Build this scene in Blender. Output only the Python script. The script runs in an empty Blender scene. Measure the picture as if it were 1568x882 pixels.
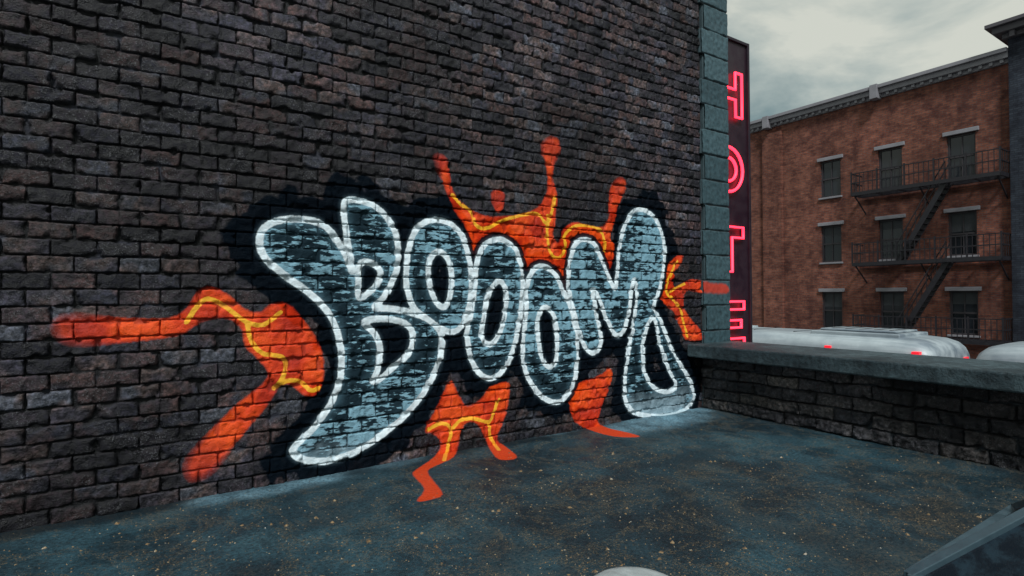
import bpy, math, random
import numpy as np
from mathutils import Matrix, Vector
random.seed(7)
sc = bpy.context.scene
sc.view_settings.view_transform = 'Standard'
sc.view_settings.look = 'None'
sc.view_settings.exposure = 0

# ------------------------------------------------------------------ camera
CAM = Vector((-6.53, -5.08, 1.6)); YAW, PIT, ROL, FPX = 33.2, 0.75, -0.3, 845.0
ROT = (Matrix.Rotation(math.radians(-YAW), 3, 'Z') @ Matrix.Rotation(math.radians(90+PIT), 3, 'X')
       @ Matrix.Rotation(math.radians(ROL), 3, 'Z'))
cam = bpy.data.cameras.new('camera'); cam.lens = FPX/1568*36; cam.clip_end = 2000
co = bpy.data.objects.new('camera', cam); sc.collection.objects.link(co); sc.camera = co
co.matrix_world = Matrix.Translation(CAM) @ ROT.to_4x4()

# ------------------------------------------------------------------ helpers
class N:
    def __init__(s, name):
        s.mat = bpy.data.materials.new(name); s.mat.use_nodes = True
        s.nt = s.mat.node_tree; s.nt.nodes.clear()
        s.out = s.nt.nodes.new('ShaderNodeOutputMaterial')
        s.b = s.nt.nodes.new('ShaderNodeBsdfPrincipled')
        s.nt.links.new(s.b.outputs[0], s.out.inputs[0])
        s._co = None
    def new(s, t): return s.nt.nodes.new(t)
    def link(s, a, b): s.nt.links.new(a, b)
    def put(s, sock, v):
        if isinstance(v, bpy.types.NodeSocket): s.link(v, sock)
        elif v is not None:
            if isinstance(v, (tuple, list)) and len(v) == 3 and sock.type == 'RGBA': v = (*v, 1)
            sock.default_value = v
    def co(s):
        if not s._co: s._co = s.new('ShaderNodeTexCoord').outputs['Object']
        return s._co
    def scaled(s, sx, sy, sz):
        m = s.new('ShaderNodeMapping'); s.link(s.co(), m.inputs[0]); m.inputs['Scale'].default_value = (sx, sy, sz)
        return m.outputs[0]
    def noise(s, scale, detail=3, rough=.55, vec=None, dist=0):
        n = s.new('ShaderNodeTexNoise'); s.link(vec or s.co(), n.inputs['Vector'])
        n.inputs['Scale'].default_value = scale; n.inputs['Detail'].default_value = detail
        n.inputs['Roughness'].default_value = rough; n.inputs['Distortion'].default_value = dist
        return n.outputs[0]
    def math(s, op, a, b=0.0, c=None, clamp=False):
        n = s.new('ShaderNodeMath'); n.operation = op; n.use_clamp = clamp
        s.put(n.inputs[0], a); s.put(n.inputs[1], b)
        if c is not None: s.put(n.inputs[2], c)
        return n.outputs[0]
    def mix(s, fac, a, b, mode='MIX'):
        n = s.new('ShaderNodeMix'); n.data_type = 'RGBA'; n.blend_type = mode
        s.put(n.inputs[0], fac); s.put(n.inputs[6], a); s.put(n.inputs[7], b)
        return n.outputs[2]
    def rng(s, v, a, b, c=0.0, d=1.0):
        n = s.new('ShaderNodeMapRange'); n.interpolation_type = 'SMOOTHSTEP'
        s.put(n.inputs[0], v)
        n.inputs[1].default_value = a; n.inputs[2].default_value = b
        n.inputs[3].default_value = c; n.inputs[4].default_value = d
        return n.outputs[0]
    def below(s, v, lo, hi): return s.rng(v, lo, hi, 1.0, 0.0)
    def ramp(s, v, stops, const=False):
        n = s.new('ShaderNodeValToRGB'); s.put(n.inputs[0], v)
        e = n.color_ramp.elements
        while len(e) < len(stops): e.new(0.5)
        for k, (p, c) in enumerate(stops): e[k].position = p; e[k].color = (*c, 1)
        if const: n.color_ramp.interpolation = 'CONSTANT'
        return n.outputs[0]
    def attr(s, name):
        n = s.new('ShaderNodeAttribute'); n.attribute_name = name; return n.outputs['Fac']
    def bump(s, h, strength=.5, dist=.01, prev=None):
        n = s.new('ShaderNodeBump'); s.put(n.inputs['Height'], h)
        n.inputs['Strength'].default_value = strength; n.inputs['Distance'].default_value = dist
        if prev: s.link(prev, n.inputs['Normal'])
        return n.outputs[0]
    def fin(s, col=None, rough=None, normal=None, metal=None, spec=None):
        s.put(s.b.inputs['Base Color'], col); s.put(s.b.inputs['Roughness'], rough)
        if normal: s.link(normal, s.b.inputs['Normal'])
        if metal is not None: s.put(s.b.inputs['Metallic'], metal)
        if spec is not None: s.put(s.b.inputs['Specular IOR Level'], spec)
        return s.mat

def empty(name):
    o = bpy.data.objects.new(name, None); sc.collection.objects.link(o); return o

class MB:
    def __init__(s): s.v = []; s.f = []
    def box(s, x0, x1, y0, y1, z0, z1):
        b = len(s.v)
        s.v += [(x0,y0,z0),(x1,y0,z0),(x1,y1,z0),(x0,y1,z0),(x0,y0,z1),(x1,y0,z1),(x1,y1,z1),(x0,y1,z1)]
        s.f += [tuple(b+i for i in q) for q in ((3,2,1,0),(4,5,6,7),(0,1,5,4),(1,2,6,5),(2,3,7,6),(3,0,4,7))]
    def bar(s, p, q, w, h=None):
        p = Vector(p); q = Vector(q); d = (q-p).normalized(); h = h or w
        up = Vector((0,0,1)) if abs(d.z) < .9 else Vector((0,1,0))
        a = d.cross(up).normalized()*w/2; c = a.normalized().cross(d).normalized()*h/2
        b = len(s.v)
        for e in (p, q): s.v += [tuple(e-a-c), tuple(e+a-c), tuple(e+a+c), tuple(e-a+c)]
        s.f += [tuple(b+i for i in r) for r in ((0,1,2,3),(7,6,5,4),(0,4,5,1),(1,5,6,2),(2,6,7,3),(3,7,4,0))]
    def cyl(s, p, q, r, n=16, r2=None):
        p = Vector(p); q = Vector(q); d = (q-p).normalized(); r2 = r if r2 is None else r2
        up = Vector((0,0,1)) if abs(d.z) < .9 else Vector((0,1,0))
        a = d.cross(up).normalized(); c = a.cross(d); b = len(s.v)
        for e, rr in ((p, r), (q, r2)):
            for i in range(n):
                t = 2*math.pi*i/n; s.v.append(tuple(e+(a*math.cos(t)+c*math.sin(t))*rr))
        for i in range(n): s.f.append((b+i, b+(i+1)%n, b+n+(i+1)%n, b+n+i))
        s.f.append(tuple(b+i for i in range(n))[::-1]); s.f.append(tuple(b+n+i for i in range(n)))
    def build(s, name, mat, parent=None, bevel=0, smooth=False):
        m = bpy.data.meshes.new(name); m.from_pydata(s.v, [], s.f); m.update()
        o = bpy.data.objects.new(name, m); sc.collection.objects.link(o); m.materials.append(mat)
        import bmesh
        bm = bmesh.new(); bm.from_mesh(m); bmesh.ops.recalc_face_normals(bm, faces=bm.faces); bm.to_mesh(m); bm.free()
        if bevel:
            bv = o.modifiers.new('bevel', 'BEVEL'); bv.width = bevel; bv.segments = 2; bv.limit_method = 'ANGLE'
        if smooth:
            for p in m.polygons: p.use_smooth = True
        if parent: o.parent = parent
        return o

_L = np.random.default_rng(3).random((256, 256)).astype(np.float32)
def vnoise(u, v, fr, seed=0):
    a = u*fr+seed*17.31; b = v*fr+seed*9.77
    i = np.floor(a).astype(int); j = np.floor(b).astype(int)
    fa = a-i; fb = b-j; fa = fa*fa*(3-2*fa); fb = fb*fb*(3-2*fb)
    g = lambda x, y: _L[x % 256, y % 256]
    return (g(i,j)*(1-fa)+g(i+1,j)*fa)*(1-fb)+(g(i,j+1)*(1-fa)+g(i+1,j+1)*fa)*fb
def fbm(u, v, fr, seed, octv=4):
    s = 0; a = 1; t = 0
    for k in range(octv):
        s = s+a*vnoise(u, v, fr*2**k, seed+k*3); t += a; a *= .55
    return s/t
def hsh(i, j, seed): return _L[(i*73+j*31+seed*57) % 256, (i*19-j*47+seed*101) % 256]

def grid_mesh(name, P, attrs, mat, mask=None, parent=None):
    nv, nu, _ = P.shape
    idx = np.arange(nu*nv).reshape(nv, nu)
    q = np.stack([idx[:-1,:-1], idx[:-1,1:], idx[1:,1:], idx[1:,:-1]], -1).reshape(-1, 4)
    if mask is not None: q = q[mask.reshape(-1)]
    used = np.unique(q); rm = np.zeros(nu*nv, np.int64); rm[used] = np.arange(len(used))
    q = rm[q]; co_ = P.reshape(-1, 3)[used]
    m = bpy.data.meshes.new(name)
    m.vertices.add(len(co_)); m.vertices.foreach_set('co', co_.astype(np.float32).ravel())
    m.loops.add(q.size); m.loops.foreach_set('vertex_index', q.ravel().astype(np.int32))
    m.polygons.add(len(q)); m.polygons.foreach_set('loop_start', np.arange(0, q.size, 4, dtype=np.int32))
    m.polygons.foreach_set('loop_total', np.full(len(q), 4, np.int32))
    m.polygons.foreach_set('use_smooth', np.ones(len(q), bool))
    m.update(calc_edges=True)
    for k, a in attrs.items():
        at = m.attributes.new(k, 'FLOAT', 'POINT'); at.data.foreach_set('value', a.reshape(-1)[used].astype(np.float32))
    m.materials.append(mat)
    o = bpy.data.objects.new(name, m); sc.collection.objects.link(o)
    if parent: o.parent = parent
    return o

def sstep(x, a, b):
    t = np.clip((x-a)/(b-a), 0, 1); return t*t*(3-2*t)

def brick_field(ncell, nrow, half, bh, seed, joint=.006, relief=.012, rand=.011, rough=.007, stag=True, usub=None, vsub=None, wav=1.0):
    us = np.array([0, .03, .062, .13, .25, .38, .5, .62, .75, .87, .938, .97])*half if usub is None else np.array(usub)*half
    vs = np.array([0, .04, .085, .16, .28, .42, .57, .71, .84, .915, .96])*bh if vsub is None else np.array(vsub)*bh
    u = np.concatenate([us+k*half for k in range(ncell)]+[[ncell*half]])
    v = np.concatenate([vs+k*bh for k in range(nrow)]+[[nrow*bh]])
    U, V = np.meshgrid(u, v)
    bl = 2*half
    row = np.floor(V/bh+1e-6).astype(int)
    vl = V-row*bh
    sh = (row % 2)*half if stag else 0*V
    k = np.floor((U-sh)/bl+1e-6).astype(int); ul = (U-sh)-k*bl
    e = np.minimum(np.minimum(ul, bl-ul), np.minimum(vl, bh-vl))
    chip = np.maximum(vnoise(U, V, 17, seed+12)-.62, 0)*.07
    wob = (vnoise(U, V, 22, seed)-.5)*.006+(vnoise(U, V, 60, seed+1)-.5)*.007-chip
    m = 1-sstep(e+wob, joint*.45, joint*1.3)
    r = hsh(k, row, seed)
    r2 = hsh(k, row, seed+5); r3 = hsh(k, row, seed+9)
    d = r2*rand+(ul/bl-.5)*(r3-.5)*.024+(vl/bh-.5)*(r-.5)*.018
    d = d+(vnoise(U, V, 9, seed+2)-.5)*rough*1.0+(vnoise(U, V, 28, seed+3)-.5)*rough*1.3+(vnoise(U, V, 75, seed+4)-.5)*rough*.9
    D = (1-m)*d-m*(relief+(vnoise(U, V, 7, seed+15)-.5)*.010)
    ju = (vnoise(U, V, 6, seed+6)-.5)*.008*wav; jv = (vnoise(U, V, 3, seed+7)-.5)*.011*wav
    return U, V, D, m, r, ju, jv

# ------------------------------------------------------------------ mural survey
# The mural was traced on an oblique survey sheet; the sheet is rectified to wall metres (x along wall, z up)
# and, where the paint runs down over the foot of the wall, to floor metres (x, y).
def ray(p): return ROT @ Vector(((p[0]-784)/FPX, (441-p[1])/FPX, -1))
def to_wall(p):
    d = ray(p); t = -CAM.y/d.y; q = CAM+t*d; return (q.x, q.z)
def to_floor(p):
    d = ray(p); t = -CAM.z/d.z; q = CAM+t*d; return (q.x, q.y)
S = {}
S['B']=[(400,355),(415,342),(440,336),(475,338),(500,350),(520,375),(533,402),(539,416),(534,385),(528,345),(526,314),(535,306),(560,310),(585,325),(602,350),(609,380),(607,410),(598,438),(582,462),(574,472),(600,473),(632,480),(660,493),(676,515),(673,550),(655,590),(625,630),(585,665),(545,690),(500,706),(465,704),(448,692),(455,680),(480,655),(505,620),(520,585),(522,545),(515,505),(500,475),(475,450),(440,425),(410,400),(398,378)]
S['B_hole1']=[(552,402),(572,404),(582,417),(577,436),(562,451),(550,456),(548,430)]
S['B_hole2']=[(558,493),(590,488),(620,495),(632,512),(625,540),(605,560),(585,578),(571,584),(579,560),(581,535),(574,512)]
S['O1']=[(665,337),(690,343),(707,362),(717,395),(721,430),(717,470),(705,500),(690,508),(670,500),(650,486),(632,470),(623,440),(622,400),(628,370),(642,346)]
S['O1_hole']=[(668,385),(682,392),(690,415),(690,445),(683,468),(672,468),(662,450),(656,425),(656,400)]
S['O2']=[(765,367),(785,378),(797,405),(800,440),(795,490),(785,535),(770,568),(750,580),(732,570),(720,545),(714,515),(718,490),(724,465),(727,430),(730,400),(742,375)]
S['O2_hole']=[(762,430),(772,440),(775,465),(768,500),(755,525),(742,525),(737,510),(742,475),(750,445)]
S['O3']=[(830,408),(848,418),(860,440),(872,470),(882,510),(884,550),(877,590),(862,612),(845,616),(822,600),(805,570),(800,540),(803,500),(806,470),(806,440),(815,415)]
S['O3_hole']=[(835,470),(848,485),(853,515),(850,550),(843,562),(832,555),(825,530),(823,500),(826,478)]
S['M']=[(893,367),(908,373),(920,395),(930,420),(940,442),(945,410),(948,375),(956,345),(967,326),(980,321),(997,328),(1011,350),(1017,380),(1015,415),(1008,448),(1000,468),(1010,490),(1024,525),(1042,560),(1058,588),(1061,610),(1048,628),(1010,637),(970,632),(957,610),(957,570),(963,530),(970,490),(974,455),(972,428),(966,440),(963,470),(957,500),(947,514),(936,505),(925,480),(913,450),(907,445),(910,470),(918,505),(918,532),(907,541),(895,530),(882,495),(873,455),(870,420),(875,385),(883,371)]
S['M_hole']=[(1001,488),(990,500),(983,540),(988,575),(1002,595),(1022,600),(1034,590),(1024,565),(1012,535)]
S['F_left']=[(85,492),(120,484),(200,487),(260,487),(288,470),(303,446),(325,440),(350,452),(375,473),(398,478),(415,466),(440,465),(465,490),(490,530),(496,570),(488,600),(470,607),(445,590),(428,592),(405,625),(370,668),(340,703),(315,728),(292,732),(285,712),(300,685),(340,640),(375,608),(400,590),(410,572),(395,550),(375,530),(370,505),(350,488),(320,490),(300,498),(270,515),(200,524),(140,527),(95,520)]
S['F_top']=[(665,242),(672,237),(682,243),(688,265),(692,290),(702,305),(720,320),(740,330),(770,332),(800,328),(820,320),(832,305),(838,280),(836,255),(830,235),(830,220),(842,210),(856,215),(856,235),(848,255),(848,280),(852,305),(850,330),(846,360),(854,372),(862,350),(878,340),(900,345),(920,348),(930,335),(932,310),(935,285),(948,273),(960,282),(952,300),(945,320),(938,345),(935,365),(941,385),(935,410),(925,445),(880,450),(850,440),(820,420),(780,410),(730,400),(715,370),(710,345),(698,325),(685,300),(674,270)]
S['F_drop']=[(752,294),(761,291),(770,293),(772,305),(768,322),(760,325),(753,310)]
S['F_bot']=[(684,590),(692,583),(700,600),(715,622),(735,612),(750,592),(770,586),(779,590),(776,625),(768,650),(760,672),(775,685),(792,702),(765,705),(750,688),(742,668),(732,650),(718,645),(708,655),(702,680),(695,700),(672,712),(655,722),(664,738),(678,758),(660,766),(638,768),(650,750),(632,728),(640,718),(665,700),(675,680),(665,665),(650,660),(658,640),(672,615)]
S['F_bot2']=[(878,592),(905,580),(922,572),(932,563),(938,575),(930,600),(920,625),(915,645),(930,655),(960,662),(980,669),(940,668),(900,657),(880,645),(872,620)]
S['F_right']=[(1030,396),(1040,391),(1046,395),(1032,418),(1031,440),(1045,433),(1060,427),(1085,433),(1108,435),(1112,448),(1095,450),(1070,448),(1050,445),(1046,468),(1055,485),(1068,500),(1074,519),(1050,520),(1042,503),(1030,477),(1014,462),(1012,450),(1018,430),(1021,410)]
Y = [
 [(285,494),(300,472),(318,458),(345,470),(375,492),(400,498),(418,488),(430,478)],
 [(378,496),(385,522),(402,541),(430,546),(438,560),(432,578),(420,595)],
 [(424,592),(440,583),(460,585),(475,598),(488,595)],
 [(692,298),(704,312),(720,322),(728,345),(745,350),(770,338),(800,330),(822,328),(836,342),(845,322),(848,302)],
 [(838,330),(838,370),(846,392),(857,394),(864,380),(863,360),(880,346),(905,347),(922,358),(925,385)],
 [(655,658),(675,648),(690,655),(686,680),(680,706)],
 [(690,660),(705,643),(725,640),(748,645),(756,630),(762,612)],
 [(748,645),(750,668),(764,690)],
 [(1036,400),(1024,425),(1020,448),(1036,465),(1044,485),(1052,515)],
 [(1024,448),(1035,440),(1048,434)]]
TIPS = [((95,506),.35), ((305,715),.32), ((843,228),.22), ((670,248),.16), ((948,285),.16), ((762,305),.12), ((1105,442),.3)]

def smooth_poly(P, closed=True, n=3):
    P = [np.array(p, float) for p in P]; out = []; L = len(P)
    for i in range(L if closed else L-1):
        p0 = P[(i-1) % L] if closed or i > 0 else P[i]
        p1 = P[i]; p2 = P[(i+1) % L]
        p3 = P[(i+2) % L] if closed or i+2 < L else P[(i+1) % L]
        for k in range(n):
            t = k/n
            out.append(.5*((2*p1)+(-p0+p2)*t+(2*p0-5*p1+4*p2-p3)*t*t+(-p0+3*p1-3*p2+p3)*t**3))
    if not closed: out.append(P[-1])
    return np.array(out)

def field(GX, GZ, poly, closed=True):
    best = np.full(GX.shape, 1e9, np.float32); ins = np.zeros(GX.shape, bool)
    L = len(poly)
    for i in range(L if closed else L-1):
        ax, az = poly[i]; bx, bz = poly[(i+1) % L]
        dx, dz = bx-ax, bz-az; l2 = dx*dx+dz*dz+1e-12
        t = np.clip(((GX-ax)*dx+(GZ-az)*dz)/l2, 0, 1)
        d = (GX-ax-t*dx)**2+(GZ-az-t*dz)**2
        np.minimum(best, d, out=best)
        if closed and abs(dz) > 1e-9:
            c = ((az > GZ) != (bz > GZ)) & (GX < (bx-ax)*(GZ-az)/dz+ax)
            ins ^= c
    d = np.sqrt(best)
    return np.where(ins, -d, d) if closed else d

def paint_fields(xs, zs, conv, letters=True, flames=None, yl=None):
    GX, GZ = np.meshgrid(xs.astype(np.float32), zs.astype(np.float32))
    F = lambda k: field(GX, GZ, np.array([conv(p) for p in smooth_poly(S[k])]))
    dl = np.full(GX.shape, 9., np.float32); dn = dl.copy(); df = dl.copy(); dy = dl.copy()
    if letters:
        for name, holes in (('M', ['M_hole']), ('O3', ['O3_hole']), ('O2', ['O2_hole']), ('O1', ['O1_hole']), ('B', ['B_hole1', 'B_hole2'])):
            o = F(name); s = o.copy(); ln = np.abs(o)
            for h in holes:
                hh = F(h); s = np.maximum(s, -hh); ln = np.minimum(ln, np.abs(hh))
            inside = o < 0
            dn = np.where(inside, ln, np.minimum(dn, ln))
            dl = np.where(inside, s, np.minimum(dl, s))
    for k in (flames or [q for q in S if q.startswith('F_')]):
        df = np.minimum(df, F(k))
    for y in (Y if yl is None else [Y[i] for i in yl]):
        dy = np.minimum(dy, field(GX, GZ, np.array([conv(p) for p in smooth_poly(y, False, 4)]), False))
    return dict(d_letter=dl, d_line=dn, d_flame=df, d_yellow=dy)

def sample(xs, zs, A, X, Z):
    i = np.clip((X-xs[0])/(xs[1]-xs[0]), 0, len(xs)-1.001); j = np.clip((Z-zs[0])/(zs[1]-zs[0]), 0, len(zs)-1.001)
    a = i.astype(int); b = j.astype(int); fa = i-a; fb = j-b
    r = (A[b,a]*(1-fa)+A[b,a+1]*fa)*(1-fb)+(A[b+1,a]*(1-fa)+A[b+1,a+1]*fa)*fb
    out = np.maximum(np.maximum(xs[0]-X, X-xs[-1]), np.maximum(zs[0]-Z, Z-zs[-1]))
    return r+np.maximum(out, 0)

# ------------------------------------------------------------------ brick & paint materials
def soft_flame(n, w1):
    tip = n.attr('tip')
    wid = n.math('ADD', .018, n.math('MULTIPLY', tip, .055))
    v = n.math('DIVIDE', n.math('ADD', n.attr('d_flame'), n.math('MULTIPLY', w1, .8)), wid)
    return n.math('MULTIPLY', n.math('SUBTRACT', .5, v, clamp=True), n.math('SUBTRACT', 1.0, n.math('MULTIPLY', tip, .18))), tip

def paint_layers(n, base, mort, nf, fine):
    nz2 = n.attr('n_mid'); nbig = n.attr('n_big')
    w1 = n.math('MULTIPLY', n.math('SUBTRACT', nf, .5), .030)
    w2 = n.math('MULTIPLY', n.math('SUBTRACT', nz2, .5), .36)
    dl = n.attr('d_letter'); dn = n.attr('d_line'); df = n.attr('d_flame'); dy = n.attr('d_yellow')
    keep = n.math('SUBTRACT', 1.0, n.math('MULTIPLY', mort, .40))
    c = base
    halo = n.below(n.math('ADD', n.math('ADD', dl, w2), w1), .19, .225)
    c = n.mix(n.math('MULTIPLY', halo, .97), c, (.0014, .0042, .0080))
    fl, tip = soft_flame(n, w1)
    fcol = n.ramp(nz2, [(.32, (.50, .026, .006)), (.5, (.78, .058, .008)), (.68, (.88, .090, .010))])
    fcol = n.mix(n.math('MULTIPLY', n.below(n.math('ABSOLUTE', df), .0, .035), .5), fcol, (.38, .018, .006))
    fcol = n.mix(n.math('MULTIPLY', tip, .5), fcol, (.46, .024, .010))
    pat = n.math('MULTIPLY', fl, keep)
    pat = n.math('MULTIPLY', pat, n.rng(fine, .30, .46, .74, 1.0))
    c = n.mix(pat, c, fcol)
    ye = n.math('MULTIPLY', n.below(n.math('ADD', dy, n.math('MULTIPLY', w1, .5)), .014, .023), keep)
    c = n.mix(n.math('MULTIPLY', ye, fl), c, (.97, .48, .03))
    trim = n.below(n.math('ADD', dl, w1), .07, .09)
    c = n.mix(n.math('MULTIPLY', trim, .97), c, (.0015, .0045, .0085))
    ins = n.below(dl, -.004, .004)
    st = n.noise(1, 3, .7, vec=n.scaled(6.0, 6.0, 24))
    thr = n.math('ADD', st, n.math('MULTIPLY', n.math('SUBTRACT', nbig, .5), .5))
    thr = n.math('ADD', thr, n.math('MULTIPLY', n.math('SUBTRACT', n.attr('brick_rand'), .5), .18))
    thr = n.math('ADD', thr, n.rng(n.attr('height'), .5, 2.1, -.050, .030))
    patch = n.math('MULTIPLY', n.rng(thr, .480, .545), n.math('SUBTRACT', 1.0, mort))
    near = n.below(dn, .03, .12)
    fill = n.mix(patch, (.012, .026, .036), n.mix(fine, (.12, .27, .35), (.34, .57, .68)))
    fill = n.mix(n.math('MULTIPLY', near, .12), fill, (.22, .44, .56))
    low = n.below(n.attr('height'), .10, .42)
    fill = n.mix(n.math('MULTIPLY', low, n.rng(nz2, .35, .6, .15, .6)), fill, (.42, .58, .66))
    c = n.mix(n.math('MULTIPLY', ins, .97), c, fill)
    glow = n.below(dn, .02, .070)
    c = n.mix(n.math('MULTIPLY', glow, .08), c, (.36, .58, .72))
    ln = n.below(n.math('ADD', dn, n.math('MULTIPLY', w1, .6)), .024, .036)
    lk = n.math('MULTIPLY', ln, n.math('SUBTRACT', 1.0, n.math('MULTIPLY', mort, .35)))
    c = n.mix(lk, c, n.mix(nf, (.64, .82, .90), (.94, .98, .99)))
    return c, n.math('MAXIMUM', halo, trim)

def brick_mat(name, stops, mortar_col, paint=False, spec=.35, highlight=.5):
    n = N(name)
    mort = n.attr('mortar'); r = n.attr('brick_rand')
    nf = n.noise(30, 3, .65); fine = n.noise(75, 3, .7); nm = n.attr('n_mid'); nl = n.attr('n_big')
    c = n.ramp(n.math('ADD', r, n.math('MULTIPLY', n.math('SUBTRACT', nm, .5), .6)), stops)
    c = n.mix(1.0, c, n.ramp(nf, [(.28, (.25, .25, .27)), (.5, (1, 1, 1)), (.70, (2.9, 2.8, 2.9))]), 'MULTIPLY')
    c = n.mix(1.0, c, n.ramp(nl, [(.34, (.50, .50, .56)), (.5, (1, 1, 1)), (.66, (1.8, 1.8, 1.85))]), 'MULTIPLY')
    fleck = n.math('MULTIPLY', n.rng(fine, .56, .64), n.rng(nm, .42, .60))
    c = n.mix(n.math('MULTIPLY', fleck, highlight), c, (.15, .155, .17))  # pale grey flecks paint highlights into the colour
    mc = n.mix(n.rng(nm, .60, .70), mortar_col, tuple(min(1, x*9) for x in mortar_col))
    c = n.mix(mort, c, mc)
    rough = n.rng(nf, .3, .7, .30, .75)
    sp = spec
    if paint:
        c, dark = paint_layers(n, c, mort, nf, fine)
        sp = n.math('SUBTRACT', spec, n.math('MULTIPLY', dark, spec*.85))
        rough = n.math('ADD', rough, n.math('MULTIPLY', dark, .15))
    return n.fin(c, rough, n.bump(fine, .9, .011), spec=sp)

ST_WALL = [(0, (.0025,.0025,.0045)), (.18, (.008,.0075,.010)), (.36, (.017,.013,.016)), (.52, (.037,.021,.019)), (.64, (.012,.013,.019)), (.78, (.022,.020,.026)), (.9, (.050,.034,.030)), (1, (.040,.044,.054))]
M_wall = brick_mat('dark_painted_brick', ST_WALL, (.0024,.0026,.0038), paint=True, spec=.30)
ST_PAR = [(0, (.008,.009,.011)), (.4, (.018,.018,.020)), (.7, (.030,.029,.030)), (1, (.055,.050,.045))]
M_par = brick_mat('rough_parapet_stone', ST_PAR, (.003,.004,.005))

def quoin_mat():
    n = N('teal_quoin_stone')
    mort = n.attr('mortar'); r = n.attr('brick_rand'); nf = n.noise(20, 4, .65)
    c = n.mix(r, (.030,.066,.080), (.052,.102,.120))
    c = n.mix(1.0, c, n.ramp(nf, [(.3, (.5,.5,.5)), (.6, (1.15,1.15,1.15))]), 'MULTIPLY')
    c = n.mix(mort, c, (.008,.012,.015))
    df = n.attr('d_flame')
    fl = n.below(n.math('ADD', df, n.math('MULTIPLY', n.math('SUBTRACT', nf, .5), .04)), -.03, .02)
    c = n.mix(n.math('MULTIPLY', fl, .85), c, (.55,.038,.012))
    return n.fin(c, .6, n.bump(nf, .5, .008))
M_quoin = quoin_mat()

def plain(name, col, rough=.6, var=.35, sc_=8, metal=0, bump=.3, bd=.004, spec=.5):
    n = N(name); nz = n.noise(sc_, 4, .6)
    c = n.mix(nz, tuple(x*(1-var) for x in col), tuple(min(1, x*(1+var)) for x in col))
    return n.fin(c, n.rng(nz, .3, .7, max(.05, rough-.12), min(1, rough+.12)), n.bump(nz, bump, bd), metal=metal, spec=spec)

# ------------------------------------------------------------------ graffiti wall (displaced brick relief)
half, bh = .132, .120
NC, NR = 84, 60
U, V, D, mo, br, ju, jv = brick_field(NC, NR, half, bh, 1, joint=.0062, relief=.017, rand=.019, rough=.011)
X = U-NC*half; Z = V-.02
P = np.stack([X+np.where((U > 0) & (X < -1e-6), ju, 0), -D, Z+jv], -1)
xs = np.arange(-7.6, .80, .012); zs = np.arange(-.05, 3.9, .012)
PF = paint_fields(xs, zs, to_wall)
att = {k: sample(xs, zs, a, X, Z) for k, a in PF.items()}
att['mortar'] = mo; att['brick_rand'] = br; att['height'] = Z
att['n_mid'] = fbm(X+20, Z, 5, 21); att['n_big'] = fbm(X+20, Z, .8, 31)
tip = 0*X
for p, rad in TIPS:
    tx, tz = to_wall(p); tip = np.maximum(tip, 1-sstep(np.hypot(X-tx, Z-tz), rad*.3, rad))
att['tip'] = tip
near = (att['d_letter'] < .47) | (att['d_flame'] < .10)
fm = near[:-1,:-1] | near[1:,1:] | near[1:,:-1] | near[:-1,1:]
bldg = empty('brick_building')
grid_mesh('brick_wall_face', P, att, M_wall, ~fm, bldg)
grid_mesh('boom_graffiti', P, att, M_wall, fm)

# quoin strip at the street corner
QW = .60
qU, qV, qD, qm, qr, _, _ = brick_field(1, 20, QW, .36, 4, joint=.008, relief=.014, rand=.010, rough=.003, stag=False,
      usub=np.linspace(0, 1, 60, endpoint=False), vsub=np.linspace(0, 1, 36, endpoint=False))
e_v = np.minimum(qV % .36, .36-(qV % .36)); qm = 1-sstep(e_v+(vnoise(qU, qV, 12, 8)-.5)*.01, .004, .014)
rowid = np.floor(qV/.36+1e-6).astype(int); qr = hsh(rowid*0+3, rowid, 4)
qD = (1-qm)*(.004+qr*.012+(vnoise(qU, qV, 18, 3)-.5)*.010)-qm*.012
qX = qU+np.where(qU < .3, np.where(rowid % 2 == 0, -.0, .06)*(1-qU/.3), 0)
qa = {'d_flame': sample(xs, zs, PF['d_flame'], qU, qV), 'mortar': qm, 'brick_rand': qr}
grid_mesh('quoin_stones', np.stack([qX, -.034-qD, qV], -1), qa, M_quoin, None, bldg)
M_qside = plain('quoin_side_stone', (.045,.075,.085), .65)
b = MB()
for k in range(20):
    w_ = .0 if k % 2 == 0 else .06
    b.box(w_, QW-.005, -.018, .5, k*.36+.005, k*.36+.355)
b.build('quoin_blocks', M_qside, bldg, .006)

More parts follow.
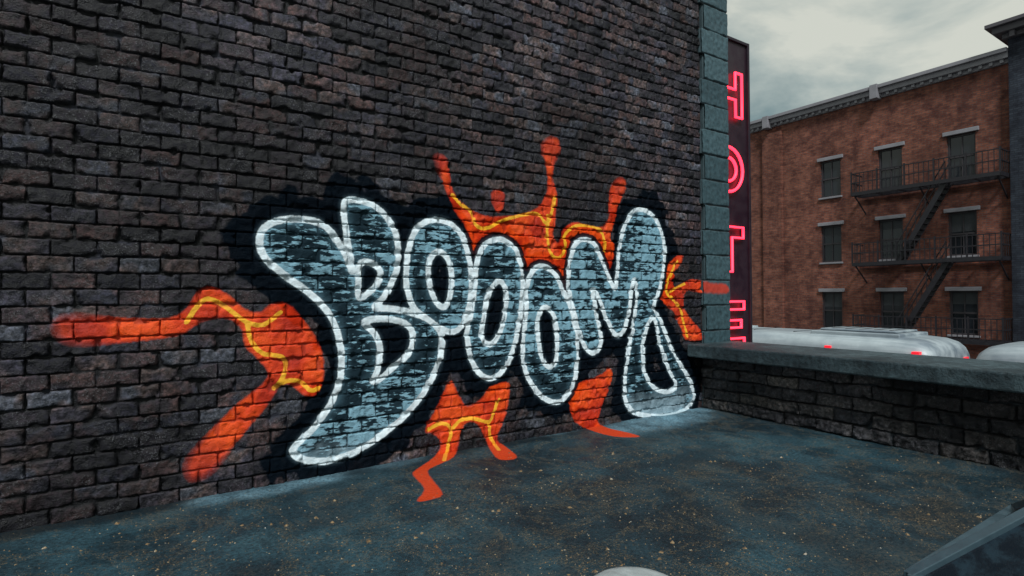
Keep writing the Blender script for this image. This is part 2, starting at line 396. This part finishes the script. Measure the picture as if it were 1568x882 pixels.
def tex_brick_mat(name, c1, c2, mc, bw, bhh, grime=.5, ms=.012):
    n = N(name)
    sep = n.new('ShaderNodeSeparateXYZ'); n.link(n.co(), sep.inputs[0])
    cmb = n.new('ShaderNodeCombineXYZ')
    n.link(sep.outputs['Y'], cmb.inputs[0]); n.link(sep.outputs['Z'], cmb.inputs[1])
    t = n.new('ShaderNodeTexBrick'); n.link(cmb.outputs[0], t.inputs['Vector'])
    t.inputs['Color1'].default_value = (*c1, 1); t.inputs['Color2'].default_value = (*c2, 1); t.inputs['Mortar'].default_value = (*mc, 1)
    t.inputs['Scale'].default_value = 1; t.inputs['Mortar Size'].default_value = ms; t.inputs['Mortar Smooth'].default_value = .3
    t.inputs['Brick Width'].default_value = bw; t.inputs['Row Height'].default_value = bhh; t.inputs['Bias'].default_value = -.1
    nl = n.noise(.35, 3, .6); nm = n.noise(2.2, 5, .75); ns = n.noise(1, 3, .6, vec=n.scaled(1.2, 1.2, .12))
    c = n.mix(1.0, t.outputs['Color'], n.ramp(nl, [(.3, (1-grime*.6,)*3), (.55, (1, 1, 1)), (.75, (1.35, 1.3, 1.3))]), 'MULTIPLY')
    c = n.mix(1.0, c, n.ramp(nm, [(.34, (.50, .46, .52)), (.55, (1.1, 1.1, 1.1)), (.7, (1.4, 1.4, 1.4))]), 'MULTIPLY')
    c = n.mix(1.0, c, n.ramp(ns, [(.3, (.65, .65, .7)), (.55, (1.05, 1.05, 1.05))]), 'MULTIPLY')
    return n.fin(c, .85, n.bump(t.outputs['Fac'], -.5, .01), spec=.2)
M_side = tex_brick_mat('side_brick', (.035,.024,.022), (.055,.036,.031), (.015,.014,.014), .264, .12)
b = MB(); b.box(-11.0, .56, .036, 12.5, -2.6, 7.1); b.build('building_body', M_side, bldg)
M_cop = plain('dark_coping', (.05,.06,.065), .6)
b = MB(); b.box(-11.3, .75, -.10, .32, 7.21, 7.40); b.build('roof_coping', M_cop, bldg, .02)

# ------------------------------------------------------------------ rooftop floor
def floor_mat():
    n = N('wet_tar_floor')
    nl = n.attr('n_big'); nm = n.attr('n_mid'); nf = n.noise(38, 4, .75); nv = n.noise(1.6, 5, .74, dist=.7)
    sp0 = n.noise(110, 2, .6)
    c = n.ramp(nl, [(.3, (.009,.022,.030)), (.45, (.012,.032,.043)), (.58, (.015,.042,.056)), (.72, (.021,.052,.066))])
    c = n.mix(1.0, c, n.ramp(nm, [(.3, (.70,.70,.72)), (.5, (1,1,1)), (.7, (1.3,1.28,1.26))]), 'MULTIPLY')
    c = n.mix(1.0, c, n.ramp(nf, [(.3, (.38,.38,.38)), (.7, (1.8,1.8,1.8))]), 'MULTIPLY')
    vein = n.below(n.math('ABSOLUTE', n.math('SUBTRACT', nv, .5)), .0, .05)
    dirt = n.math('MULTIPLY', vein, n.rng(sp0, .50, .62))
    c = n.mix(n.math('MULTIPLY', dirt, .70), c, (.16,.12,.065))
    dk = n.math('MULTIPLY', n.rng(nv, .60, .72), .5)
    c = n.mix(dk, c, (.006,.012,.016))
    rust = n.math('MULTIPLY', n.rng(n.attr('n_rust'), .60, .70), n.rng(nf, .44, .62))
    c = n.mix(n.math('MULTIPLY', rust, .45), c, (.060,.038,.016))
    sp = n.rng(sp0, .67, .72)
    c = n.mix(n.math('MULTIPLY', sp, .6), c, (.20,.18,.14))
    spr = n.attr('spray')
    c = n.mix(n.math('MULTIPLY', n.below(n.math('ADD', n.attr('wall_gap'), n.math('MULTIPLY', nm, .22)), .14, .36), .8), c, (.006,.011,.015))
    s1 = n.math('MULTIPLY', spr, n.rng(nf, .3, .6, .35, 1.0))
    c = n.mix(s1, c, n.mix(nf, (.09,.22,.30), (.27,.45,.54)))
    df = n.attr('d_flame'); dy = n.attr('d_yellow')
    w1 = n.math('MULTIPLY', n.math('SUBTRACT', nf, .5), .03)
    fl = n.below(n.math('ADD', df, w1), -.012, .010)
    c = n.mix(fl, c, n.mix(nf, (.42,.026,.006), (.72,.070,.010)))
    ye = n.math('MULTIPLY', n.below(dy, .014, .026), fl)
    c = n.mix(ye, c, (.80,.32,.03))
    dn = n.attr('d_line'); ln = n.below(n.math('ADD', dn, w1), .03, .045)
    c = n.mix(n.math('MULTIPLY', ln, .9), c, (.6,.75,.8))
    rough = n.math('ADD', n.rng(nm, .38, .62, .50, .70), n.math('MULTIPLY', dirt, .2))
    return n.fin(c, rough, n.bump(nf, .8, .018), spec=.28)
M_floor = floor_mat()
fx = np.concatenate([np.arange(-11.0, -7.6, .05), np.arange(-7.6, .02, .016)])
fy = np.concatenate([np.arange(-14, -6, .2), np.arange(-6, -1.6, .05), np.arange(-1.6, .05, .016)])
FX, FY = np.meshgrid(fx, fy)
gx = np.arange(-7.6, .1, .016); gy = np.arange(-1.7, .1, .016)
FFm = paint_fields(gx, gy, to_floor, letters=False, flames=['F_bot', 'F_bot2'], yl=[5, 7])
GX, GY = np.meshgrid(gx.astype(np.float32), gy.astype(np.float32))
mfoot = np.array([to_floor(p) for p in smooth_poly([(957,612),(970,632),(1010,637),(1048,628),(1061,610)], False, 5)])
FFm['d_line'] = field(GX, GY, mfoot, False)
del FFm['d_letter']
fatt = {k: sample(gx, gy, a, FX, FY) for k, a in FFm.items()}
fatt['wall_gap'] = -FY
fatt['n_big'] = fbm(FX+20, FY+20, .75, 41); fatt['n_mid'] = fbm(FX+20, FY+20, 4, 51, 3); fatt['n_rust'] = fbm(FX+20, FY+20, 1.7, 61, 4)
warp = (fatt['n_rust']-.5)*.5
def blob(cx, cy, rx, ry, s): return s*np.exp(-(((FX-cx)/rx)**2+((FY+warp*.25-cy)/ry)**2)**2)
pts = [((430,747), .55, .15, .85), ((352,757), .32, .09, .5), ((600,710), .38, .15, .5), ((830,662), .5, .18, .5), ((1010,646), .85, .34, .9), ((1062,630), .3, .2, .7), ((490,730), .4, .10, .5)]
spray = 0*FX
for p, rx, ry, s in pts:
    cx, cy = to_floor(p); spray = np.maximum(spray, blob(cx, cy, rx, ry, s))
fatt['spray'] = np.clip(spray*(.1+1.8*(fatt['n_mid']-.1)), 0, 1)
def fz(x, y): return (vnoise(x, y, .7, 2)-.5)*.03+(vnoise(x, y, 3, 5)-.5)*.006
FZ = fz(FX, FY)
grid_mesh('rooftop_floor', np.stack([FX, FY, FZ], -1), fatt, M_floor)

def chips():
    rs = np.random.default_rng(5); b = MB()
    for i in range(3600):
        if i % 4:
            c_ = [(-2.6,-2.2),(-5.2,-1.6),(-1.8,-3.3),(-4.2,-2.7),(-3.4,-1.2),(-6.6,-.9),(-4.9,-3.0)][rs.integers(7)]
            x = c_[0]+rs.normal()*.8; y = c_[1]+rs.normal()*.40
        else: x = rs.uniform(-9, -.1); y = rs.uniform(-7, -.05)
        if x > -.1 or y > -.06: continue
        r = rs.uniform(.003, .008)*(1+(rs.random() < .05)*1.4); z = float(fz(np.array(x), np.array(y)))
        k = len(b.v); a0 = rs.uniform(0, 6.28)
        for j in range(4):
            a = a0+j*1.57+rs.uniform(-.4, .4); rr = r*rs.uniform(.6, 1.4)
            b.v.append((x+rr*math.cos(a), y+rr*math.sin(a), z-.001))
        b.v.append((x+rs.uniform(-.3,.3)*r, y+rs.uniform(-.3,.3)*r, z+r*rs.uniform(.4, .9)))
        b.f += [(k,k+1,k+4),(k+1,k+2,k+4),(k+2,k+3,k+4),(k+3,k,k+4)]
    n = N('grit'); nz = n.noise(3.3, 2, .5, vec=n.scaled(9, 9, 9))
    m = n.fin(n.ramp(nz, [(.3, (.04,.035,.03)), (.48, (.20,.12,.05)), (.6, (.28,.21,.12)), (.75, (.42,.40,.36))]), .8)
    b.build('gravel_debris', m)
chips()

# ------------------------------------------------------------------ parapet
par = empty('parapet_wall')
U, V, D, mo, br, ju, jv = brick_field(60, 5, .20, .150, 11, joint=.009, relief=.024, rand=.036, rough=.028, wav=3)
ok = (V > .001) & (V < .749) & (U > .001)
P = np.stack([-D, -U-np.where(ok, ju, 0), V-.012+np.where(ok, jv, 0)], -1)
grid_mesh('parapet_face', P, {'mortar': mo, 'brick_rand': br, 'n_mid': fbm(U+3, V, 5, 71), 'n_big': fbm(U+3, V, .8, 81)}, M_par, None, par)
b = MB(); b.box(.045, .60, -12.0, -.02, -.2, .715); b.build('parapet_core', M_side, par)
n = N('parapet_cap_stone')
nf = n.noise(14, 5, .7); nl = n.noise(1.2, 4, .65)
c = n.mix(n.rng(nl, .35, .65), (.018,.030,.036), (.052,.080,.090)); c = n.mix(1.0, c, n.ramp(nf, [(.3, (.4,.4,.4)), (.7, (1.6,1.6,1.6))]), 'MULTIPLY')
M_cap = n.fin(c, .6, n.bump(nf, .8, .02), spec=.3)
b = MB(); y = -.001
while y > -12.0:
    L = 3.9; b.box(-.32, .68, y-L+.006, y, .738, .91); y -= L
b.build('parapet_cap', M_cap, par, .018)
b = MB(); b.box(-11.0, .57, -14, .03, -2.6, -.06); b.build('lower_storey', M_side, bldg)

# ------------------------------------------------------------------ hotel sign
sign = empty('hotel_sign')
M_signp = plain('maroon_sign_panel', (.018,.006,.014), .45, .3, 5)
M_signf = plain('sign_frame', (.024,.016,.026), .45, .3, 5, metal=.3)
sx0, sx1, sy, sz0, sz1 = .72, 1.78, .43, -1.0, 5.74
b = MB(); b.box(sx0, sx1, sy, sy+.24, sz0, sz1); b.build('panel', M_signp, sign, .01)
b = MB()
b.box(sx0-.03, sx0+.02, sy-.035, sy+.27, sz0-.03, sz1+.03); b.box(sx1-.02, sx1+.03, sy-.035, sy+.27, sz0-.03, sz1+.03)
b.box(sx0+.022, sx1-.022, sy-.033, sy+.268, sz1-.02, sz1+.028); b.box(sx0+.022, sx1-.022, sy-.033, sy+.268, sz0-.028, sz0+.02)
for z in (0.0, 2.8, 5.2): b.bar((.54, sy+.12, z), (sx0, sy+.12, z), .06)
b.build('frame_and_brackets', M_signf, sign, .006)
n = N('red_neon'); n.put(n.b.inputs['Base Color'], (.8,.03,.05)); n.put(n.b.inputs['Emission Color'], (1,.020,.045)); n.b.inputs['Emission Strength'].default_value = 5.0
M_neon = n.mat
w, h, t = .38, .36, .085
glyph = {
 'H': [[(-w,-h),(-w+2*t,-h),(-w+2*t,-t),(w-2*t,-t),(w-2*t,-h),(w,-h),(w,h),(w-2*t,h),(w-2*t,t),(-w+2*t,t),(-w+2*t,h),(-w,h)]],
 'O': [[(w*math.cos(a), h*math.sin(a)) for a in np.linspace(0, 2*math.pi, 28, endpoint=False)], [((w-2*t)*math.cos(a), (h-2*t)*math.sin(a)) for a in np.linspace(0, 2*math.pi, 24, endpoint=False)]],
 'T': [[(-t,-h),(t,-h),(t,h-2*t),(w,h-2*t),(w,h),(-w,h),(-w,h-2*t),(-t,h-2*t)]],
 'E': [[(-w,-h),(w,-h),(w,-h+1.5*t),(-w+2*t,-h+1.5*t),(-w+2*t,-.7*t),(w*.8,-.7*t),(w*.8,.7*t),(-w+2*t,.7*t),(-w+2*t,h-1.5*t),(w,h-1.5*t),(w,h),(-w,h)]],
 'L': [[(-w,-h),(w,-h),(w,-h+2*t),(-w+2*t,-h+2*t),(-w+2*t,h),(-w,h)]]}
for ch, zc in (('H', 4.83), ('O', 3.6), ('T', 2.32), ('E', 1.12), ('L', -.2)):
    cu = bpy.data.curves.new('neon_'+ch, 'CURVE'); cu.dimensions = '3D'; cu.bevel_depth = .023; cu.bevel_resolution = 2
    for pl in glyph[ch]:
        sp = cu.splines.new('POLY'); sp.points.add(len(pl)-1); sp.use_cyclic_u = True
        for i, p in enumerate(pl): sp.points[i].co = ((sx0+sx1)/2-.07+p[0], sy-.05, zc+p[1], 1)
    cu.materials.append(M_neon)
    o = bpy.data.objects.new('neon_letter_'+ch, cu); sc.collection.objects.link(o); o.parent = sign

# ------------------------------------------------------------------ street
M_asph = plain('asphalt', (.045,.048,.052), .6, .3, .5)
b = MB(); b.box(-600, 600, -600, 600, -3.2, -2.76); b.build('ground', M_asph)
M_road = plain('road_asphalt', (.04,.043,.047), .5, .3, .8)
b = MB(); b.box(3.4, 18.4, -200, 200, -2.758, -2.75); b.build('road', M_road)
M_walk = plain('pavement_concrete', (.18,.185,.19), .75, .25, 1.5)
for nm, a_, c_ in (('pavement', .62, 3.4), ('pavement', 18.4, 21.7)):
    b = MB(); b.box(a_, c_, -200, 200, -2.755, -2.6); b.build(nm, M_walk, None, .02)
M_paintw = plain('road_paint', (.6,.6,.58), .6)
b = MB()
for k in range(-30, 30): b.box(11.4, 11.55, k*6, k*6+3, -2.7498, -2.746)
b.build('lane_markings', M_paintw)

# ------------------------------------------------------------------ brick apartment building
apt = empty('brick_apartment_building')
M_apt = tex_brick_mat('apartment_brick', (.140,.044,.029), (.255,.092,.056), (.11,.075,.065), .26, .085, .5, .014)
M_trim = plain('lilac_grey_stone', (.22,.215,.235), .75, .4, 2)
M_glass = N('window_glass'); gn = M_glass.noise(.8, 2); M_glass = M_glass.fin(M_glass.mix(gn, (.006,.008,.011), (.02,.024,.03)), .12)
M_frame = plain('window_frame', (.035,.03,.035), .6)
M_iron = plain('black_iron', (.010,.009,.013), .55, .3, 6)
FXB = 22.0; y0, y1 = 2.3, 25.0; zt = 10.75
wins_y = [3.93, 6.61, 9.27, 14.9, 17.6, 20.3, 23.0]; ww = .98; wh = 1.85
wins_z = [8.3, 5.02, 1.68]
b = MB(); fr = MB(); gl = MB(); tr = MB(); bl = MB()
ybr = [y0]+[v for c_ in wins_y for v in (c_-ww/2, c_+ww/2)]+[y1]
for i in range(len(ybr)-1):
    if i % 2 == 0: b.box(FXB, FXB+.3, ybr[i], ybr[i+1], -2.6, zt)
    else:
        zb = -2.6
        for z in sorted(wins_z):
            b.box(FXB, FXB+.3, ybr[i], ybr[i+1], zb, z-wh); zb = z
        b.box(FXB, FXB+.3, ybr[i], ybr[i+1], zb, zt)
pl = MB()
for a_, c_ in ((11.75, 12.85), (24.0, 25.0)): pl.box(FXB-.16, FXB-.002, a_, c_, -2.6, zt-.35)
kk = 0
for c_ in wins_y:
    for z in wins_z:
        kk += 1
        gl.box(FXB+.16, FXB+.18, c_-ww/2+.02, c_+ww/2-.02, z-wh+.02, z-.02)
        if kk % 3 != 1:
            drop = wh*(.25+.2*((kk*37) % 5)/4); bl.box(FXB+.159, FXB+.1598, c_-ww/2+.07, c_+ww/2-.07, z-drop, z-.07)
        yA, yB, zA, zB = c_-ww/2+.003, c_+ww/2-.003, z-wh+.003, z-.003
        fr.box(FXB+.10, FXB+.158, yA, yA+.07, zA, zB); fr.box(FXB+.10, FXB+.158, yB-.07, yB, zA, zB)
        fr.box(FXB+.102, FXB+.157, yA+.07, yB-.07, zB-.07, zB); fr.box(FXB+.102, FXB+.157, yA+.07, yB-.07, zA, zA+.07)
        fr.box(FXB+.09, FXB+.156, yA+.07, yB-.07, z-wh*.5-.035, z-wh*.5+.035)
        fr.box(FXB+.12, FXB+.155, c_-.018, c_+.018, zA+.07, zB-.07)
        tr.box(FXB-.10, FXB+.09, c_-ww/2-.13, c_+ww/2+.13, z+.001, z+.17)
        tr.box(FXB-.10, FXB+.095, c_-ww/2-.07, c_+ww/2+.07, z-wh-.09, z-wh-.001)
b.build('facade', M_apt, apt); pl.build('pilasters', M_apt, apt)
bl.build('window_blinds', plain('faded_blinds', (.040,.045,.05), .8), apt)
fr.build('window_frames', M_frame, apt); gl.build('window_glass', M_glass, apt); tr.build('lintels_and_sills', M_trim, apt, .015)
b = MB(); b.box(FXB+.31, FXB+14, y0+.02, y1, -2.6, zt-.1); b.build('body', M_apt, apt)
b = MB()
b.box(FXB-.10, FXB+.35, y0, y1+.05, zt-.02, zt+.14)
b.box(FXB-.28, FXB+.36, y0, y1+.1, zt+.142, zt+.36)
b.box(FXB-.42, FXB+.37, y0, y1+.1, zt+.362, zt+.52)
y = y0+.15
while y < y1: b.box(FXB-.22, FXB-.102, y, y+.12, zt-.0, zt+.135); y += .34
for yy in (6.9, 12.3, 18, 24.3): b.box(FXB-.50, FXB-.05, yy, yy+.32, zt-.10, zt+.55)
b.build('cornice', M_trim, apt, .012)

nb = empty('corner_building')
M_nb = tex_brick_mat('bluish_brick', (.024,.030,.042), (.040,.048,.062), (.02,.023,.03), .24, .085, .4, .014)
b = MB(); b.box(FXB-.25, FXB+14, -26, y0-.005, -2.6, 11.6); b.build('walls', M_nb, nb)
b = MB(); b.box(FXB-.45, FXB+14.1, -26.1, y0+.12, 11.602, 11.8); b.box(FXB-.70, FXB+14.2, -26.2, y0+.36, 11.802, 12.05); b.box(FXB-.86, FXB+14.3, -26.3, y0+.55, 12.052, 12.2)
y = 2.0
while y > -26: b.box(FXB-.62, FXB-.452, y, y+.16, 11.56, 11.80); y -= .5
b.build('cornice', plain('dark_cornice', (.075,.07,.08), .7), nb, .012)
fr = MB(); gl = MB(); tr = MB()
for c_ in (-.8, -3.6, -6.4, -9.2, -12, -14.8):
    for z in (8.6, 5.2, 1.8):
        gl.box(FXB-.29, FXB-.252, c_-.5, c_+.5, z-1.8, z); fr.box(FXB-.33, FXB-.291, c_-.56, c_-.5, z-1.8, z); fr.box(FXB-.33, FXB-.291, c_+.5, c_+.56, z-1.8, z)
        fr.box(FXB-.32, FXB-.291, c_-.5, c_+.5, z-.93, z-.87); tr.box(FXB-.40, FXB-.252, c_-.65, c_+.65, z+.002, z+.18); tr.box(FXB-.38, FXB-.252, c_-.6, c_+.6, z-1.9, z-1.803)
fr.build('window_frames', M_frame, nb); gl.build('window_glass', M_glass, nb); tr.build('lintels', M_trim, nb)

# fire escape
b = MB(); xa, xb = FXB-1.15, FXB-.12; ya, yb = 2.35, 7.75
for z in (6.22, 2.95, -.38):
    for x in (xa, xb): b.bar((x, ya, z), (x, yb, z), .05, .16)
    for y in (ya, yb): b.bar((xa, y, z), (xb, y, z), .05, .16)
    k = xa+.09
    while k < xb: b.bar((k, ya, z+.04), (k, yb, z+.04), .035, .02); k += .105
    y = ya+.9
    while y < yb: b.bar((xa, y, z-.03), (xb, y, z-.03), .04, .05); y += .9
    for zz in (z+.95, z+.52):
        b.bar((xa, ya, zz), (xa, yb, zz), .045); b.bar((xa, ya, zz), (xb, ya, zz), .045); b.bar((xa, yb, zz), (xb, yb, zz), .045)
    y = ya; i = 0
    while y <= yb+.01:
        b.bar((xa, y, z), (xa, y, z+.97+(.06 if i % 6 == 0 else 0)), .055 if i % 6 == 0 else .024); y += .18; i += 1
    for x in np.linspace(xa, xb, 5)[1:]:
        for y in (ya, yb): b.bar((x, y, z), (x, y, z+.95), .025)
    for y in (ya+.1, (ya+yb)/2, yb-.1): b.bar((xa+.05, y, z-.06), (FXB, y, z-.85), .045)
for z in (2.95, -.38):
    zt2 = z+3.27; yt, yl = 4.15, 5.95
    for x in (xa+.12, xa+.62):
        b.bar((x, yt, zt2), (x, yl, z), .04, .20)
        b.bar((x, yt, zt2+.85), (x, yl, z+.85), .04)
        for k in range(6):
            q = k/5; yy = yt+(yl-yt)*q; zz = zt2+(z-zt2)*q; b.bar((x, yy, zz), (x, yy, zz+.85), .025)
    for k in range(1, 14):
        q = k/14; b.box(xa+.12, xa+.62, yt+(yl-yt)*q-.10, yt+(yl-yt)*q+.10, zt2+(z-zt2)*q-.012, zt2+(z-zt2)*q+.012)
b.build('fire_escape', M_iron)

# ------------------------------------------------------------------ buses
M_bus = N('white_bus_paint'); bz = M_bus.noise(3, 4, .65); bz2 = M_bus.noise(1, 3, .6, vec=M_bus.scaled(3, .35, 3))
M_bus = M_bus.fin(M_bus.mix(1.0, M_bus.mix(bz, (.24,.29,.315), (.50,.56,.58)), M_bus.ramp(bz2, [(.35, (.5,.53,.58)), (.6, (1,1,1))]), 'MULTIPLY'), .4)
M_tyre = plain('tyre_rubber', (.02,.02,.02), .8)
M_seal = plain('dark_rubber_seal', (.05,.055,.06), .6)
n = N('red_marker_lens'); n.put(n.b.inputs['Emission Color'], (1,.015,.035)); n.b.inputs['Emission Strength'].default_value = .8
M_red = n.fin((.6,.02,.03), .3)
def bus(name, ya, yb, cx=9.0):
    root = empty(name); H0, H1, W = -2.25, .56, 1.25
    prof = []
    for a in np.linspace(0, math.pi, 33):
        ca, sa = math.cos(a), math.sin(a); e = .42
        prof.append((math.copysign(abs(ca)**e, ca)*W, sa**.5 if sa > 1e-9 else 0))
    n_ = len(prof); b = MB(); L = yb-ya
    ends = [(0, .74, -.44), (.03, .82, -.30), (.09, .88, -.19), (.2, .94, -.10), (.4, .98, -.035), (.8, 1, 0)]
    secs = ends+[(L-s, ws, dz) for s, ws, dz in ends[::-1]]
    for s, ws, dz in secs:
        for px_, pz in prof: b.v.append((cx+px_*ws, ya+s, -.2+pz*(H1+.2+dz)))
        b.v.append((cx-W*ws, ya+s, H0)); b.v.append((cx+W*ws, ya+s, H0))
    m_ = n_+2
    for k in range(len(secs)-1):
        for i in range(m_):
            j = (i+1) % m_; b.f.append((k*m_+i, k*m_+j, (k+1)*m_+j, (k+1)*m_+i))
    b.f.append(tuple(range(m_))); b.f.append(tuple((len(secs)-1)*m_+i for i in range(m_)))
    o = b.build('body', M_bus, root, smooth=True)
    o.data.polygons[-1].use_smooth = False; o.data.polygons[-2].use_smooth = False
    b = MB()
    y = ya+.9
    while y < yb-1.5:
        for sx in (-1, 1): b.box(cx+sx*1.245-.02, cx+sx*1.245+.02, y, y+1.15, -1.45, -.55)
        y += 1.28
    b.box(cx-.85, cx+.85, ya-.015, ya+.05, -1.6, -.6); b.box(cx-.85, cx+.85, yb-.05, yb+.015, -1.6, -.6)
    b.build('windows', M_glass, root, .02)
    b = MB()
    for y in (ya+2.1, yb-2.4):
        for sx in (-1, 1): b.cyl((cx+sx*1.27, y, -2.27), (cx+sx*.95, y, -2.27), .48, 24)
    b.build('wheels', M_tyre, root)
    b = MB(); b.box(cx-.80, cx+.80, ya+.8, ya+2.9, .48, .63); b.box(cx-.60, cx+.60, ya+.95, ya+2.75, .632, .69)
    b.box(cx-.45, cx+.45, ya+5.2, ya+6.1, .52, .61)
    b.build('roof_unit', M_bus, root, .05)
    b = MB()
    for k in range(5): b.box(cx-.5, cx+.5, ya+1.1+k*.34, ya+1.14+k*.34, .692, .702)
    for yy in (3.4, 4.6, 6.8, 8.0):
        if ya+yy < yb-.6: b.box(cx-.7, cx+.7, ya+yy, ya+yy+.025, .552, .568)
    b.build('roof_seams', M_seal, root)
    b = MB()
    for yy in (ya+.24, ya+2.15):
        b.box(cx-1.275, cx-1.12, yy, yy+.15, .14, .29)
    b.box(cx-.95, cx-.70, ya-.03, ya+.12, -.06, .08); b.box(cx+.5, cx+.75, ya-.03, ya+.12, -.06, .08)
    b.build('marker_lamps', M_red, root, .01)
bus('bus', .0, 10.0)
bus('bus', -11.4, -.62)

# ------------------------------------------------------------------ skylight and vent on the near roof
sky = empty('roof_skylight')
x0, x1, ya, yb = -3.33, -1.73, -5.9, -3.83; xm = -2.53; zr = .59; zb = .17
b = MB()
b.box(x0-.06, x1+.06, ya-.06, yb+.06, -.03, zb-.03)
b.build('curb', plain('skylight_curb', (.02,.032,.042), .5), sky, .012)
A, B_, C_, D_ = (x0,ya,zb), (x1,ya,zb), (x1,yb,zb), (x0,yb,zb); R1, R2 = (xm,ya+.5,zr), (xm,yb-.45,zr)
b = MB(); b.v = [A, B_, C_, D_, R1, R2]; b.f = [(0,1,4), (1,2,5,4), (2,3,5), (3,0,4,5)]
n = N('wet_skylight_glass'); nz = n.noise(7, 5, .65); drops = n.noise(140, 2, .5)
gc = n.mix(n.rng(nz, .45, .65), (.003,.006,.011), (.010,.024,.036))
b.build('glass', n.fin(gc, n.rng(nz, .35, .65, .08, .35), n.bump(n.rng(drops, .55, .65), .35, .003), spec=.22), sky)
b = MB()
for p, q in ((A,B_),(B_,C_),(C_,D_),(D_,A),(A,R1),(B_,R1),(C_,R2),(D_,R2),(R1,R2)): b.bar(p, q, .055, .045)
for k in (1, 2):
    yy = (ya+.5)+(yb-.45-ya-.5)*k/3
    b.bar((xm, yy, zr), (x0, yy, zb), .030, .035); b.bar((xm, yy, zr), (x1, yy, zb), .030, .035)
b.build('glazing_bars', plain('painted_steel', (.045,.080,.100), .4, .4, 9, metal=.2), sky, .004)

vent = empty('roof_vent')
b = MB(); cx, cy = -4.60, -3.20; n_ = 40
prof = [(.0, .245), (.08, .242), (.16, .228), (.22, .205), (.265, .17), (.285, .14), (.285, .11), (.262, .105)]
for r_, z_ in prof[1:]:
    for i in range(n_): t_ = 2*math.pi*i/n_; b.v.append((cx+r_*math.cos(t_), cy+r_*math.sin(t_), z_))
b.v.append((cx, cy, prof[0][1])); top = len(b.v)-1
for k in range(len(prof)-2):
    for i in range(n_): j = (i+1) % n_; b.f.append((k*n_+i, k*n_+j, (k+1)*n_+j, (k+1)*n_+i))
for i in range(n_): b.f.append((i, (i+1) % n_, top))
M_vent = plain('weathered_white_metal', (.36,.40,.40), .5, .5, 14)
b.build('cap', M_vent, vent, smooth=True)
b = MB(); b.cyl((cx,cy,-.02), (cx,cy,.14), .17, 24); b.cyl((cx,cy,-.02), (cx,cy,.03), .24, 24); b.build('pipe', plain('galvanised', (.25,.27,.28), .5), vent)

# ------------------------------------------------------------------ world and sun
SUN_EL, SUN_AZ = math.radians(50), math.radians(212)   # azimuth measured clockwise from +Y
w = bpy.data.worlds.new('World'); sc.world = w; w.use_nodes = True
nt = w.node_tree; nt.nodes.clear()
out = nt.nodes.new('ShaderNodeOutputWorld'); bg = nt.nodes.new('ShaderNodeBackground'); bg2 = nt.nodes.new('ShaderNodeBackground'); mx = nt.nodes.new('ShaderNodeMixShader')
st = nt.nodes.new('ShaderNodeTexSky'); st.sky_type = 'NISHITA'; st.sun_disc = False; st.sun_elevation = SUN_EL; st.sun_rotation = SUN_AZ
nt.links.new(st.outputs[0], bg.inputs[0]); bg.inputs[1].default_value = .06
tc = nt.nodes.new('ShaderNodeTexCoord'); mp = nt.nodes.new('ShaderNodeMapping'); mp.inputs['Scale'].default_value = (1, 1, 2.6)
nz = nt.nodes.new('ShaderNodeTexNoise'); nz.inputs['Scale'].default_value = 2.6; nz.inputs['Detail'].default_value = 6; nz.inputs['Roughness'].default_value = .58; nz.inputs['Distortion'].default_value = .4
rp = nt.nodes.new('ShaderNodeValToRGB'); e = rp.color_ramp.elements; e.new(.5)
e[0].position = .32; e[0].color = (.20,.285,.295,1); e[1].position = .46; e[1].color = (.42,.485,.46,1); e[2].position = .60; e[2].color = (.68,.70,.62,1)
nt.links.new(tc.outputs['Generated'], mp.inputs[0]); nt.links.new(mp.outputs[0], nz.inputs['Vector']); nt.links.new(nz.outputs[0], rp.inputs[0]); nt.links.new(rp.outputs[0], bg2.inputs[0])
bg2.inputs[1].default_value = 1.0
mx.inputs[0].default_value = .90
nt.links.new(bg.outputs[0], mx.inputs[1]); nt.links.new(bg2.outputs[0], mx.inputs[2]); nt.links.new(mx.outputs[0], out.inputs[0])
w.cycles.sampling_method = 'MANUAL'; w.cycles.sample_map_resolution = 256
sl = bpy.data.lights.new('sun', 'SUN'); sl.energy = 3.0; sl.angle = math.radians(10); sl.color = (.96, .985, 1)
so = bpy.data.objects.new('sun', sl); sc.collection.objects.link(so)
dv = Vector((math.sin(SUN_AZ)*math.cos(SUN_EL), math.cos(SUN_AZ)*math.cos(SUN_EL), math.sin(SUN_EL)))
so.rotation_euler = dv.to_track_quat('Z', 'Y').to_euler()
